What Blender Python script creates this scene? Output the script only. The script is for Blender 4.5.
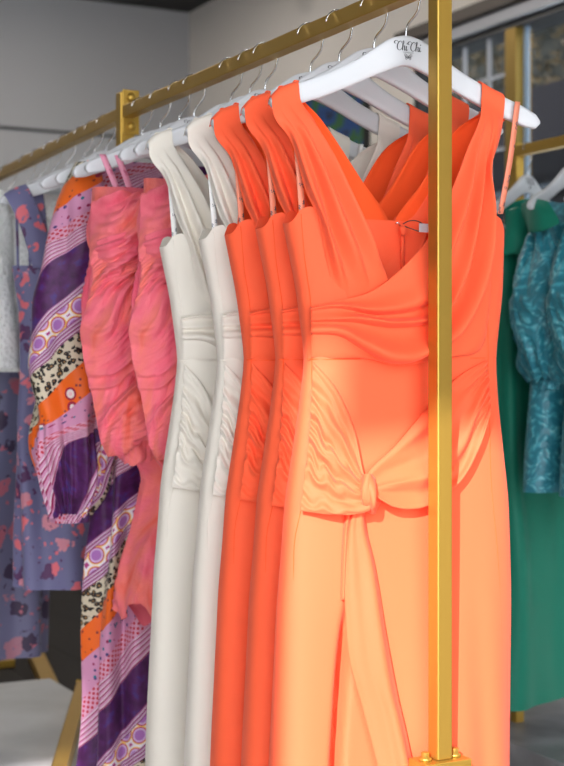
import bpy, bmesh, math, random
import numpy as np
from math import sin, cos, pi, radians as R
random.seed(4); rng = np.random.default_rng(7)
for o in list(bpy.data.objects): bpy.data.objects.remove(o)
S = bpy.context.scene; COL = S.collection
# ------------------------------------------------------------------ camera, sky, sun, exposure
FPX, CX, HY, EYE = 1440.0, 282.0, 370.0, 1.0          # focal length in px of a 564x766 frame, horizon row, eye height
cd = bpy.data.cameras.new('camera'); cam = bpy.data.objects.new('camera', cd); COL.objects.link(cam)
cam.location = (0, 0, EYE); cam.rotation_euler = (pi/2, 0, 0)
cd.sensor_fit = 'VERTICAL'; cd.sensor_height = 24; cd.sensor_width = 24*564/766
cd.lens = 24*FPX/766; cd.shift_y = -(383-HY)/766; cd.clip_start = .05
cd.dof.use_dof = True; cd.dof.focus_distance = 2.15; cd.dof.aperture_fstop = 4.0
S.camera = cam
W_ = bpy.data.worlds.new('world'); S.world = W_; W_.use_nodes = True
bg = W_.node_tree.nodes['Background']; bg.inputs[0].default_value = (.90, .95, 1, 1); bg.inputs[1].default_value = 4.0
SUN_H = np.array((.28, .96)); SUN_H /= np.linalg.norm(SUN_H); SUN_EL = R(26)
sl = bpy.data.lights.new('sun', 'SUN'); sl.energy = 7.2; sl.angle = R(.7); sl.color = (1, .93, .96)
so = bpy.data.objects.new('sun', sl); COL.objects.link(so)
from mathutils import Vector
so.rotation_euler = Vector((SUN_H[0]*cos(SUN_EL), SUN_H[1]*cos(SUN_EL), -sin(SUN_EL))).to_track_quat('-Z', 'Y').to_euler()
so.location = (-1, -4, 5)
vs = S.view_settings; vs.view_transform = 'Standard'; vs.look = 'None'; vs.gamma = 1; vs.use_curve_mapping = False
vs.exposure = 0.42
S.cycles.use_denoising = True; S.cycles.max_bounces = 8; S.cycles.diffuse_bounces = 5
S.cycles.sample_clamp_indirect = 8

# ------------------------------------------------------------------ room axes
TH = math.atan2(1.08, .566)                       # rail direction: left and away
A = np.array((-cos(TH), sin(TH))); B = np.array((sin(TH), cos(TH)))
YAW = math.atan2(B[1], B[0])
def ab(pa, qb): return A*pa + B*qb
RAILZ = 1.558
P0 = np.array((.225, 2.05)); P1 = np.array((-.341, 3.13))
def rail(t): return P0 + (P1-P0)*t
A2 = np.array((-.4255, .905)); B2 = np.array((.905, .4255)); YAW2 = math.atan2(B2[1], B2[0])
def rail2(s): return P1 + A2*s
R0 = np.array((.645, 3.6))
def rail3(r): return R0 - A*r

# ------------------------------------------------------------------ materials
def M(name, col, rough=.5, metal=0, sheen=0, spec=.5, sheen_col=(1,1,1)):
    m = bpy.data.materials.new(name); m.use_nodes = True
    p = m.node_tree.nodes['Principled BSDF']
    p.inputs['Base Color'].default_value = (*col, 1); p.inputs['Roughness'].default_value = rough
    p.inputs['Metallic'].default_value = metal; p.inputs['Specular IOR Level'].default_value = spec
    p.inputs['Sheen Weight'].default_value = sheen; p.inputs['Sheen Roughness'].default_value = .5
    p.inputs['Sheen Tint'].default_value = (*sheen_col, 1)
    return m
class N:                                            # tiny node-graph helper
    def __init__(s, m): s.m = m; s.t = m.node_tree; s.p = s.t.nodes['Principled BSDF']
    def new(s, typ, **kw):
        n = s.t.nodes.new(typ)
        for k, v in kw.items(): setattr(n, k, v)
        return n
    def link(s, a, b): s.t.links.new(a, b)
    def setin(s, sock, v):
        if hasattr(v, 'is_output'): s.link(v, sock)
        else: sock.default_value = v
    def math(s, op, a, b=0.0, c=None):
        n = s.new('ShaderNodeMath', operation=op); s.setin(n.inputs[0], a); s.setin(n.inputs[1], b)
        if c is not None: s.setin(n.inputs[2], c)
        return n.outputs[0]
    def mix(s, f, a, b):
        n = s.new('ShaderNodeMix', data_type='RGBA'); s.setin(n.inputs[0], f)
        for i, v in ((6, a), (7, b)):
            s.setin(n.inputs[i], v if hasattr(v, 'is_output') else (*v, 1))
        return n.outputs[2]
    def coord(s, kind='UV'): return s.new('ShaderNodeTexCoord').outputs[kind]
    def noise(s, vec, scale, detail=3, rough=.5, out=0):
        n = s.new('ShaderNodeTexNoise'); s.link(vec, n.inputs['Vector']); n.inputs['Scale'].default_value = scale
        n.inputs['Detail'].default_value = detail; n.inputs['Roughness'].default_value = rough; return n.outputs[out]
    def vor(s, vec, scale, rand=1.0, feature='F1'):
        n = s.new('ShaderNodeTexVoronoi', feature=feature); s.link(vec, n.inputs['Vector']); n.inputs['Scale'].default_value = scale
        n.inputs['Randomness'].default_value = rand; return n
    def ramp(s, f, stops, interp='LINEAR'):
        n = s.new('ShaderNodeValToRGB'); n.color_ramp.interpolation = interp; e = n.color_ramp.elements
        while len(e) < len(stops): e.new(.5)
        for i, (p, c) in enumerate(stops): e[i].position = p; e[i].color = (*c, 1)
        s.setin(n.inputs[0], f); return n.outputs[0]
    def bump(s, h, strength=.3, dist=.002):
        n = s.new('ShaderNodeBump'); s.setin(n.inputs['Height'], h); n.inputs['Strength'].default_value = strength
        n.inputs['Distance'].default_value = dist; s.link(n.outputs[0], s.p.inputs['Normal'])
    def color(s, c): s.link(c, s.p.inputs['Base Color'])

def weave(m, scale=900, strength=.12):
    n = N(m); c = n.coord('UV'); n.bump(n.noise(c, scale, 1), strength, .0006)
m_orange = M('orange crepe', (1.0, .116, .034), .78, sheen=.10, spec=.55, sheen_col=(1, .75, .7)); weave(m_orange)
m_orange_d = M('orange facing', (.97, .098, .018), .78, sheen=.15, spec=.2, sheen_col=(1, .5, .3))
m_cream = M('cream crepe', (.80, .735, .645), .6, sheen=.15, spec=.25); weave(m_cream)
m_white = M('white paint', (.66, .66, .675), .4)
m_chrome = M('chrome', (.72, .72, .74), .18, 1)
m_gold = M('gold paint', (.50, .30, .052), .38, .7)
nn = N(m_gold); nn.bump(nn.noise(nn.coord('Object'), 220, 2), .06, .001)
m_gold_d = M('bronze gold', (.30, .19, .04), .4, .6)
m_black = M('black ink', (.02, .02, .022), .5)
m_tape_o = M('coral tape', (.80, .24, .13), .5)
m_tape_w = M('white tape', (.82, .80, .77), .5)
m_tape_p = M('pink tape', (.80, .30, .42), .5)
def tape_print(m, base, ink=(.08, .05, .06)):
    n = N(m); c = n.coord('UV'); v = n.vor(c, 85); z = n.noise(c, 420, 2)
    f = n.math('MULTIPLY', n.math('LESS_THAN', v.outputs['Distance'], .30), n.math('GREATER_THAN', z, .47))
    n.color(n.mix(f, base, ink))
tape_print(m_tape_o, (.78, .23, .13)); tape_print(m_tape_w, (.82, .80, .77), (.2, .2, .22)); tape_print(m_tape_p, (.80, .30, .42), (.6, .1, .2))

# pink crinkled chiffon
m_pink = M('pink chiffon', (.85, .12, .16), .6, sheen=.12, spec=.2, sheen_col=(1, .6, .65))
n = N(m_pink); c = n.coord('UV')
n.color(n.ramp(n.noise(c, 9, 3), [(.30, (.80, .085, .16)), (.45, (.88, .17, .22)), (.58, (.90, .20, .17)), (.72, (.84, .09, .04))]))
n.bump(n.noise(c, 70, 5, .65), .6, .005)

# patchwork print
m_patch = M('patchwork print', (.5, .1, .3), .5, sheen=.1, spec=.3)
n = N(m_patch); c = n.coord('UV')
wob = n.noise(c, 7, 1); sep = n.new('ShaderNodeSeparateXYZ'); n.link(c, sep.inputs[0])
diag = n.math('MULTIPLY_ADD', sep.outputs[0], .82, n.math('MULTIPLY', sep.outputs[1], .80))
diag = n.math('ADD', diag, n.math('MULTIPLY', wob, .03))
PER = .43
f = n.math('FRACT', n.math('DIVIDE', diag, PER))
def lines(freq, a, b, cc, dens=.5):
    k = n.math('FRACT', n.math('MULTIPLY', diag, freq))
    return n.mix(n.math('LESS_THAN', k, dens), a, n.mix(n.math('LESS_THAN', k, dens*.4), b, cc))
purple = n.ramp(n.noise(c, 40, 3), [(.35, (.05, .006, .055)), (.55, (.085, .012, .10)), (.68, (.06, .03, .20)), (.75, (.16, .012, .06))])
vs_ = n.vor(c, 26, .12)
scallop = n.ramp(vs_.outputs['Distance'], [(0, (.40, .15, .46)), (.28, (.62, .42, .66)), (.38, (.55, .03, .10)), (.44, (.85, .55, .12)), (.49, (.86, .78, .82)), (.62, (.45, .04, .22))], 'CONSTANT')
wv = n.new('ShaderNodeVectorMath', operation='ADD'); n.link(c, wv.inputs[0])
ns = n.new('ShaderNodeVectorMath', operation='SCALE'); n.link(n.noise(c, 60, 2, out=1), ns.inputs[0]); ns.inputs['Scale'].default_value = .012
n.link(ns.outputs[0], wv.inputs[1])
vl = n.vor(wv.outputs[0], 92)
leop = n.ramp(vl.outputs['Distance'], [(0, (.34, .18, .06)), (.20, (.012, .008, .008)), (.50, (.60, .52, .38))], 'CONSTANT')
vo = n.vor(c, 21, .85); vd = n.vor(c, 75)
orng = n.ramp(vo.outputs['Distance'], [(0, (.80, .50, .55)), (.19, (.78, .70, .66)), (.25, (.33, .01, .05)), (.32, (.82, .13, .008))], 'CONSTANT')
orng = n.mix(n.math('MULTIPLY', n.math('LESS_THAN', vd.outputs['Distance'], .20), n.math('GREATER_THAN', vo.outputs['Distance'], .36)), orng, (.20, .02, .03))
dropc = n.ramp(n.math('FRACT', n.math('MULTIPLY', vd.outputs['Color'], 5.0)), [(0, (.02, .16, .22)), (.4, (.30, .01, .08)), (.7, (.05, .04, .16))], 'CONSTANT')
drops = n.mix(n.math('LESS_THAN', vd.outputs['Distance'], .27), (.60, .26, .42), dropc)
vr = n.vor(c, 105, .1)
rdots = n.mix(n.math('LESS_THAN', vr.outputs['Distance'], .33), (.66, .32, .44), (.50, .012, .04))
lin1 = lines(95, (.60, .28, .44), (.30, .012, .09), (.74, .62, .68))
lin2 = lines(130, (.50, .22, .42), (.20, .012, .10), (.70, .60, .66), .6)
bands = [(0, .19, purple), (.19, .23, lin2), (.23, .33, scallop), (.33, .39, lin2), (.39, .53, leop), (.53, .67, orng), (.67, .80, drops), (.80, .88, rdots), (.88, 1.01, lin1)]
colr = purple
for lo, hi, pc in bands[1:]: colr = n.mix(n.math('GREATER_THAN', f, lo), colr, pc)
n.color(colr)

def floral(name, base, cols, scale=14, thr=.34):
    m = M(name, base, .55, sheen=.1, spec=.3); n = N(m); c = n.coord('UV')
    d = n.new('ShaderNodeVectorMath', operation='ADD'); n.link(c, d.inputs[0])
    q = n.new('ShaderNodeVectorMath', operation='SCALE'); n.link(n.noise(c, 34, 3, out=1), q.inputs[0]); q.inputs['Scale'].default_value = .05
    n.link(q.outputs[0], d.inputs[1])
    v = n.vor(d.outputs[0], scale); v2 = n.vor(d.outputs[0], scale*3.1)
    r = n.ramp(v.outputs['Color'], [(0, cols[0]), (.4, cols[1]), (.7, cols[2])], 'CONSTANT')
    c1 = n.mix(n.math('LESS_THAN', v.outputs['Distance'], thr), base, r)
    c2 = n.mix(n.math('LESS_THAN', v2.outputs['Distance'], .25), c1, n.ramp(v2.outputs['Color'], [(0, base), (.35, cols[1]), (.6, cols[0]), (.8, base)], 'CONSTANT'))
    n.color(c2); return m
m_purple = floral('lavender floral', (.15, .145, .27), [(.70, .15, .18), (.09, .03, .10), (.62, .24, .30)], 22, .36)
m_dusk = floral('dusk floral', (.115, .11, .19), [(.38, .10, .14), (.035, .02, .05), (.30, .13, .17)], 17, .42)
m_lace = M('white lace', (.80, .79, .76), .7)
n = N(m_lace); c = n.coord('UV'); v = n.vor(c, 95); n.bump(v.outputs['Distance'], .9, .004)
n.color(n.ramp(v.outputs['Distance'], [(0, (.62, .61, .58)), (.35, (.84, .83, .80))]))
m_green = M('emerald crepe', (.003, .185, .115), .55, sheen=.12, spec=.3, sheen_col=(.5, 1, .8)); weave(m_green)
m_teal = M('teal jacquard', (.03, .25, .30), .4, sheen=.2, spec=.5, sheen_col=(.6, 1, 1))
n = N(m_teal); c = n.coord('UV')
d = n.new('ShaderNodeVectorMath', operation='ADD'); n.link(c, d.inputs[0])
q = n.new('ShaderNodeVectorMath', operation='SCALE'); n.link(n.noise(c, 18, 2, out=1), q.inputs[0]); q.inputs['Scale'].default_value = .10
n.link(q.outputs[0], d.inputs[1])
ms = n.new('ShaderNodeVectorMath', operation='MULTIPLY'); n.link(d.outputs[0], ms.inputs[0]); ms.inputs[1].default_value = (1, .42, 1)
lv1 = n.vor(ms.outputs[0], 62); ms2 = n.new('ShaderNodeVectorMath', operation='MULTIPLY'); n.link(d.outputs[0], ms2.inputs[0]); ms2.inputs[1].default_value = (.42, 1, 1)
lv2 = n.vor(ms2.outputs[0], 50)
lf = n.math('SUBTRACT', .85, n.math('MULTIPLY', n.math('MINIMUM', lv1.outputs['Distance'], lv2.outputs['Distance']), 1.6))
n.color(n.ramp(lf, [(.15, (.018, .19, .25)), (.42, (.05, .34, .42)), (.62, (.12, .46, .53)), (.80, (.32, .64, .66))]))
n.bump(lf, .5, .004)

m_wall = M('warm wall paint', (.84, .775, .71), .85)
m_wall_far = M('grey wall paint', (.42, .41, .415), .85)
for m in (m_wall, m_wall_far):
    n = N(m); n.bump(n.noise(n.coord('Object'), 60, 3), .08, .003)
m_ceil = M('dark ceiling', (.035, .032, .030), .8)
m_floor = M('dark timber', (.03, .026, .024), .7, spec=.15)
m_plinth = M('pale plinth', (.55, .55, .55), .55)
n = N(m_plinth); n.color(n.ramp(n.noise(n.coord('Object'), 6, 4), [(.3, (.50, .50, .50)), (.7, (.60, .60, .61))]))
m_plinth_g = M('grey stone plinth', (.30, .30, .305), .4)
n = N(m_plinth_g); n.color(n.ramp(n.noise(n.coord('Object'), 9, 5), [(.35, (.24, .24, .245)), (.7, (.40, .40, .41))]))
m_dark = M('black trim', (.008, .008, .009), .4)
m_brown = M('brown valance', (.085, .065, .052), .5)
m_grey = M('grey aluminium', (.42, .42, .45), .45)
m_blue = M('blue-lit edge colour', (.33, .46, .62), .4)
m_glass = bpy.data.materials.new('window glass'); m_glass.use_nodes = True
g = m_glass.node_tree; g.nodes.clear()
go = g.nodes.new('ShaderNodeOutputMaterial'); mx = g.nodes.new('ShaderNodeMixShader'); tr = g.nodes.new('ShaderNodeBsdfTransparent'); gl = g.nodes.new('ShaderNodeBsdfGlossy')
tr.inputs[0].default_value = (.86, .89, .90, 1); gl.inputs['Roughness'].default_value = .03
mx.inputs[0].default_value = .008; g.links.new(tr.outputs[0], mx.inputs[1]); g.links.new(gl.outputs[0], mx.inputs[2]); g.links.new(mx.outputs[0], go.inputs[0])

# ------------------------------------------------------------------ object helpers
def obj(name, me, mat=None, parent=None):
    o = bpy.data.objects.new(name, me)
    if mat is not None and not me.materials: me.materials.append(mat)
    COL.objects.link(o); o.parent = parent
    return o
def tag(o, label=None, cat=None, group=None, kind=None):
    if label: o['label'] = label
    if cat: o['category'] = cat
    if group: o['group'] = group
    if kind: o['kind'] = kind
    return o
def thing(name, label, cat, loc=(0, 0, 0), rz=0, group=None):
    o = bpy.data.objects.new(name, None); COL.objects.link(o); o.empty_display_size = .05
    o.location = loc; o.rotation_euler = (0, 0, rz)
    return tag(o, label, cat, group)
def copy_thing(root, loc=None, rz=None, label=None, mats=None):
    def cp(o, par):
        c = o.copy(); COL.objects.link(c); c.parent = par
        if mats and c.type == 'MESH' and o.data.materials and o.data.materials[0] in mats:
            c.material_slots[0].link = 'OBJECT'; c.material_slots[0].material = mats[o.data.materials[0]]
        for ch in o.children: cp(ch, c)
        return c
    r = cp(root, None)
    if loc is not None: r.location = loc
    if rz is not None: r.rotation_euler = (0, 0, rz)
    if label: r['label'] = label
    return r
def mesh_py(name, v, f, smooth=True, uv=None):
    me = bpy.data.meshes.new(name); me.from_pydata([tuple(map(float, p)) for p in v], [], f)
    if smooth: me.polygons.foreach_set('use_smooth', [True]*len(me.polygons))
    if uv is not None:
        l = me.uv_layers.new(name='UVMap'); idx = np.zeros(len(me.loops), int); me.loops.foreach_get('vertex_index', idx)
        l.data.foreach_set('uv', np.asarray(uv, float)[idx].ravel())
    me.update(); return me
def boxes_mesh(name, bl, bevel=.0):
    """bl: list of (centre xyz, size xyz, yaw) boxes merged to one mesh"""
    bm = bmesh.new()
    for c, s, yaw in bl:
        r = bmesh.ops.create_cube(bm, size=1); vsx = r['verts']
        for v in vsx:
            x, y, z = v.co.x*s[0], v.co.y*s[1], v.co.z*s[2]
            v.co = (c[0]+x*cos(yaw)-y*sin(yaw), c[1]+x*sin(yaw)+y*cos(yaw), c[2]+z)
    if bevel: bmesh.ops.bevel(bm, geom=bm.edges[:], offset=bevel, segments=2, affect='EDGES', profile=.6)
    me = bpy.data.meshes.new(name); bm.to_mesh(me); bm.free(); return me
def box(name, c, s, yaw, mat, parent=None, bevel=.0): return obj(name, boxes_mesh(name, [(c, s, yaw)], bevel), mat, parent)
def tube_mesh(name, pts, r, n=8, cap=True):
    P = np.array(pts, float); k = len(P); rr = np.full(k, r) if np.isscalar(r) else np.array(r)
    T = np.gradient(P, axis=0); T /= np.linalg.norm(T, axis=1)[:, None]+1e-12
    up = np.array((0, 0, 1.)) if abs(T[0][2]) < .9 else np.array((0, 1., 0))
    V = []; nrm = np.cross(T[0], up); nrm /= np.linalg.norm(nrm)
    for i in range(k):
        nrm = nrm-T[i]*nrm.dot(T[i]); nrm /= np.linalg.norm(nrm); bn = np.cross(T[i], nrm)
        for j in range(n):
            a = 2*pi*j/n; V.append(P[i]+rr[i]*(nrm*cos(a)+bn*sin(a)))
    F = [[i*n+j, i*n+(j+1) % n, (i+1)*n+(j+1) % n, (i+1)*n+j] for i in range(k-1) for j in range(n)]
    if cap: F += [list(range(n))[::-1], [(k-1)*n+j for j in range(n)]]
    return mesh_py(name, V, F)
def catmull(P, n, uniform=False):
    P = np.array(P, float)
    if len(P) == 2: return P[0]+(P[1]-P[0])*np.linspace(0, 1, n+1)[:, None]
    d = np.ones(len(P)-1) if uniform else np.linalg.norm(np.diff(P, axis=0), axis=1)+1e-9
    t = np.concatenate(([0], np.cumsum(d))); t /= t[-1]
    x = np.linspace(0, 1, n+1); m = np.zeros_like(P)                       # monotone-free Hermite with finite-difference slopes
    m[1:-1] = ((P[2:]-P[1:-1])/(t[2:]-t[1:-1])[:, None]+(P[1:-1]-P[:-2])/(t[1:-1]-t[:-2])[:, None])/2
    m[0] = (P[1]-P[0])/(t[1]-t[0]); m[-1] = (P[-1]-P[-2])/(t[-1]-t[-2])
    i = np.clip(np.searchsorted(t, x, 'right')-1, 0, len(P)-2); h = (t[i+1]-t[i])[:, None]; s = ((x-t[i])[:, None])/h
    return (2*s**3-3*s**2+1)*P[i]+(s**3-2*s**2+s)*h*m[i]+(-2*s**3+3*s**2)*P[i+1]+(s**3-s**2)*h*m[i+1]
def grid_mesh(name, G, disp=None, flip=False, thick=.0, uvoff=(0, 0), front=True):
    """G: (nv,nu,3) grid of points"""
    nv, nu = G.shape[:2]
    def normals(G):
        N_ = np.cross(np.gradient(G, axis=1), np.gradient(G, axis=0)); N_ /= np.linalg.norm(N_, axis=2)[..., None]+1e-12; return N_
    Nn = normals(G)
    if front and Nn[..., 1].mean() > 0: flip = True
    sg = -1 if flip else 1
    if disp is not None:
        Sx, Tx = np.meshgrid(np.linspace(0, 1, nu), np.linspace(0, 1, nv))
        G = G+sg*Nn*disp(Sx, Tx)[..., None]; Nn = normals(G)
    du = np.concatenate((np.zeros((nv, 1)), np.cumsum(np.linalg.norm(np.diff(G, axis=1), axis=2), 1)), 1)
    dv = np.concatenate((np.zeros((1, nu)), np.cumsum(np.linalg.norm(np.diff(G, axis=0), axis=2), 0)), 0)
    uv = np.stack((du+uvoff[0], dv+uvoff[1]), -1).reshape(-1, 2)
    V = G.reshape(-1, 3); I = np.arange(nv*nu).reshape(nv, nu)
    Q = np.stack((I[:-1, :-1], I[:-1, 1:], I[1:, 1:], I[1:, :-1]), -1).reshape(-1, 4)
    if not flip: pass
    else: Q = Q[:, ::-1]
    if thick:
        V2 = (G-sg*Nn*thick).reshape(-1, 3); k = len(V); V = np.concatenate((V, V2)); uv = np.concatenate((uv, uv))
        Q2 = Q[:, ::-1]+k
        rim = np.concatenate((I[0], I[1:, -1], I[-1, -2::-1], I[-2:0:-1, 0])); rn = np.roll(rim, -1)
        QR = np.stack((rim, rim+k, rn+k, rn), -1)
        if flip: QR = QR[:, ::-1]
        Q = np.concatenate((Q, Q2, QR))
    return mesh_py(name, V, Q.tolist(), True, uv)
def loft(rows, nu, nv):
    Rr = np.array([catmull(r, nu) for r in rows])
    return np.stack([catmull(Rr[:, j], nv, True) for j in range(nu+1)], 1)
def patch(name, rows, nu, nv, mat, parent, disp=None, thick=.0012, uvoff=(0, 0), front=True, flip=False):
    return obj(name, grid_mesh(name, loft(rows, nu, nv), disp, flip, thick, uvoff, front), mat, parent)
def fold(x, p=2.2): return np.sin(pi*np.clip(x, 0, 1)**p)
class Waves:                                        # smooth 2-D pseudo noise
    def __init__(s, n=14, fmin=1, fmax=4, seed=0, aniso=(1, 1)):
        g = np.random.default_rng(seed); a = g.uniform(0, 2*pi, n); fr_ = g.uniform(fmin, fmax, n)
        s.kx = np.cos(a)*fr_*aniso[0]; s.ky = np.sin(a)*fr_*aniso[1]; s.ph = g.uniform(0, 2*pi, n); s.am = 1/np.sqrt(fr_); s.am /= np.sqrt((s.am**2).sum()/2)
    def __call__(s, x, y): return sum(a*np.sin(2*pi*(kx*x+ky*y)+p) for a, kx, ky, p in zip(s.am, s.kx, s.ky, s.ph))/1.4
def ridged(w): return 1-2*np.abs(w)
def smooth(x, a, b):
    t = np.clip((x-a)/(b-a), 0, 1); return t*t*(3-2*t)
class Frame:
    """garment frame: local x along the hanger, -y to the front, z up from base; f(px,py,w) -> local point w metres in front of the hanger plane"""
    def __init__(s, C, yaw, base=0.0): s.C = np.array(C); s.c, s.s = cos(yaw), sin(yaw); s.yaw = yaw; s.base = base; s.tw = None
    def solve(s, px, w):
        k = (px-CX)/FPX; X0 = s.C[0]+s.s*w; Z0 = s.C[1]-s.c*w
        u = (k*Z0-X0)/(s.c-s.s*k); return u, Z0+s.s*u
    def __call__(s, px, py, w=0.0):
        off = w
        for _ in range(4 if s.tw else 1):
            u, Z = s.solve(px, w); z = EYE+(HY-py)/FPX*Z
            if s.tw: w = s.tw(u, z)+off
        return np.array((u, -w, z-s.base))
    def loc(s): return (s.C[0], s.C[1], s.base)
class Body:
    """lofted garment tube; keys: rows of (z, uC, W, D, yC) from top to bottom"""
    def __init__(s, keys, e=.72):
        s.k = np.array([tuple(k)+(0,)*(5-len(k)) for k in keys], float)[::-1]; s.e = e
    def at(s, z): return [np.interp(z, s.k[:, 0], s.k[:, i]) for i in range(1, 5)]
    def smooth_at(s, z):
        # smoothed interpolation
        h = .02; return [(np.interp(z-h, s.k[:, 0], s.k[:, i])+np.interp(z, s.k[:, 0], s.k[:, i])*2+np.interp(z+h, s.k[:, 0], s.k[:, i]))/4 for i in range(1, 5)]
    def grid(s, nphi, nz, ztop=None, disp=None, base=0, zbot=None):
        ph = np.linspace(0, 2*pi, nphi+1)+pi/2               # seam at the back
        cs, sn = np.cos(ph), np.sin(ph)
        ex = np.sign(cs)*np.abs(cs)**s.e; ey = np.sign(sn)*np.abs(sn)**s.e
        z1 = np.full(nphi+1, s.k[-1, 0]); 
        if ztop is not None: z1 = ztop(ex, ey)
        z0 = s.k[0, 0]; t = np.linspace(0, 1, nz+1)[:, None]
        Z = z1[None, :]*(1-t)+z0*t
        if zbot is not None: Z = z1[None, :]*(1-t)+zbot(ex, ey)[None, :]*t
        uC, Wd, D, yC = s.smooth_at(Z)
        X = uC+Wd*ex[None, :]; Y = yC+D*ey[None, :]
        G = np.stack((X, Y, Z-base), -1)
        if disp is not None:
            Nn = np.cross(np.gradient(G, axis=1), np.gradient(G, axis=0)); Nn /= np.linalg.norm(Nn, axis=2)[..., None]+1e-12
            rad = np.stack((ex/1.0+0*Z, ey+0*Z), -1)
            sg = np.sign((Nn[..., 0]*rad[..., 0]+Nn[..., 1]*rad[..., 1]).mean())
            G = G+sg*Nn*disp(ph[None, :]-pi/2+0*Z, Z, X, Y)[..., None]
        return G
    def mesh(s, name, nphi, nz, uvoff=(0, 0), **kw):
        G = s.grid(nphi, nz, **kw)
        mid = G[:, len(G[0])//4]; 
        return grid_mesh(name, G, front=False, flip=True, uvoff=uvoff)
def from_px(fr, rows, D, yC=0.0, extra=()):
    """rows of (py, pxL, pxR): Body keys whose outline passes these columns"""
    ks = []
    for i, (py, a, b) in enumerate(rows):
        d = D[i] if hasattr(D, '__len__') else D
        l = fr(a, py, -yC); r = fr(b, py, -yC); uC, w = (l[0]+r[0])/2, (r[0]-l[0])/2
        vs2 = (.5*d/.88)**2; w = math.sqrt(max(w*w-vs2, .25*w*w)); ks.append(((l[2]+r[2])/2+fr.base, uC, w, d, yC))
    return ks

# ------------------------------------------------------------------ the setting
YR = YAW                                            # yaw of room axes: local x = B, local y = A
def rbox(name, a0, a1, b0, b1, z0, z1, mat, parent=None, bevel=0):
    c = ab((a0+a1)/2, (b0+b1)/2); return box(name, (c[0], c[1], (z0+z1)/2), (abs(b1-b0), abs(a1-a0), z1-z0), YR, mat, parent, bevel)
def struct(o): o['kind'] = 'structure'; return o
AF, BR, BL, AN, CH = 8.12, 3.61, -3.6, -1.0, 3.2    # far wall, right wall, left wall, front wall, ceiling
fl = struct(rbox('floor', AN-.2, AF+.2, BL-.2, BR+.2, -.1, -.002, m_dark))
for i in range(30):                                 # floor boards along the room
    b0 = BL-.2+i*.2493
    for j in range(3):
        a0 = AN-.2+j*3.18-(i % 3)*.6; a1 = min(a0+3.175, AF+.2); a0 = max(a0, AN-.2)
        if a1-a0 > .2: rbox('plank', a0, a1, b0, b0+.2463, -.003, .0, m_floor, fl)
struct(rbox('ceiling', AN-.2, AF+.2, BL-.2, BR+.2, CH, CH+.1, m_ceil))
struct(rbox('wall_far', AF, AF+.15, BL-.2, BR+.2, 0, CH, m_wall_far))
struct(rbox('trim_1', AF-.012, AF, BL, BR, 2.394, 2.408, m_dark))
struct(rbox('baseboard_far', AF-.015, AF, BL, BR, 0, .12, m_dark))
struct(rbox('wall_left', AN, AF, BL-.15, BL, 0, CH, M('dark low-bounce wall', (.07, .068, .068), .85)))  # unseen wall, made dark to cut light bounced onto left-hand faces
WA0, WA1, WZ0, WZ1 = .2, 5.58, .35, 2.41            # window in the right wall
wr = struct(rbox('wall_right', WA1, AF, BR, BR+.15, 0, CH, m_wall))
w2 = rbox('wall_panel', WA0, WA1, BR, BR+.15, 2.47, CH, m_wall, wr); rbox('wall_panel', WA0, WA1, BR, BR+.15, 0, WZ0, m_wall, wr); rbox('wall_panel', AN, WA0, BR, BR+.15, 0, CH, m_wall, wr)
win = struct(rbox('window_1', WA0, WA1, BR-.02, BR+.12, 2.41, 2.438, m_dark))
rbox('window_head', WA0, WA1+.03, BR-.05, BR+.05, 2.4385, 2.486, m_grey, win)
rbox('dark_strip', WA0, WA1+.03, BR-.01, BR+.05, 2.4865, 2.4925, m_dark, win)  # thin black strip between window head and valance
rbox('valance', WA0, WA1+.05, BR-.08, BR+.05, 2.493, 2.545, m_brown, win, .004)
rbox('window_sill', WA0, WA1, BR-.06, BR+.12, WZ0-.04, WZ0, m_grey, win)
rbox('jamb', WA1-.03, WA1, BR, BR+.10, WZ0, WZ1, m_dark, win)
rbox('mullion', 4.785, 4.862, BR-.02, BR+.06, WZ0, WZ1, m_gold_d, win, .004)
rbox('lit_pane_edge', 4.757, 4.7848, BR+.02, BR+.03, WZ0, WZ1, m_blue, win)  # light on the pane edge, put in as pale blue colour
for a in (5.02, 5.20, 5.38): rbox('glazing_bar', a, a+.012, BR+.012, BR+.03, WZ0, WZ1, m_grey, win)
for z in (1.60, 1.93, 2.24): rbox('glazing_bar', 4.862, WA1-.03, BR+.031, BR+.045, z, z+.012, m_grey, win)
rbox('pane', 4.862, WA1-.03, BR+.05, BR+.056, WZ0, WZ1, m_glass, win)
rbox('mullion', 2.4, 2.46, BR-.02, BR+.06, WZ0, WZ1, m_gold_d, win, .004)
rbox('pane', 2.46, 4.758, BR+.05, BR+.056, WZ0, WZ1, m_glass, win); rbox('pane', WA0, 2.4, BR+.05, BR+.056, WZ0, WZ1, m_glass, win)
# front glazing wall behind the camera: the daylight and the sun come in through it
def sun_hit(p, out=.15):                                     # where the sun ray to point p crosses the front wall: (b, z)
    p = np.array(p); d = (p[:2].dot(A)-AN+out)/SUN_H.dot(A); q = p[:2]-SUN_H*d
    return q.dot(B), p[2]+d*math.tan(SUN_EL)
bL, zT = sun_hit((.012, 2.07, 1.005))
bM, zB = sun_hit((.100, 2.09, .900), -.008)
wf = struct(rbox('wall_front', AN-.15, AN, BL-.15, BR+.15, zT, CH, m_wall))
rbox('wall_panel', AN-.15, AN, BL-.15, BR+.15, 0, .10, m_wall, wf)
rbox('pier', AN-.15, AN, bL-.75, bL, .10, zT, m_wall, wf)
rbox('wall_panel', AN-.15, AN, 1.7, BR+.15, .10, zT, m_wall, wf)  # unseen solid stretch, added so daylight comes mainly from the left
bld = tag(rbox('shade_blind', AN+.005, AN+.012, bM, bM+2.3, zB, zT-.06, m_lace), 'unseen pale blind added to shade the middle of the front gown', 'blind')  # unseen, added to hold the sun off the middle of the gown
rbox('blind_roller', AN+.002, AN+.06, bM-.02, bM+2.32, zT-.06, zT, m_white, bld)
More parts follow.
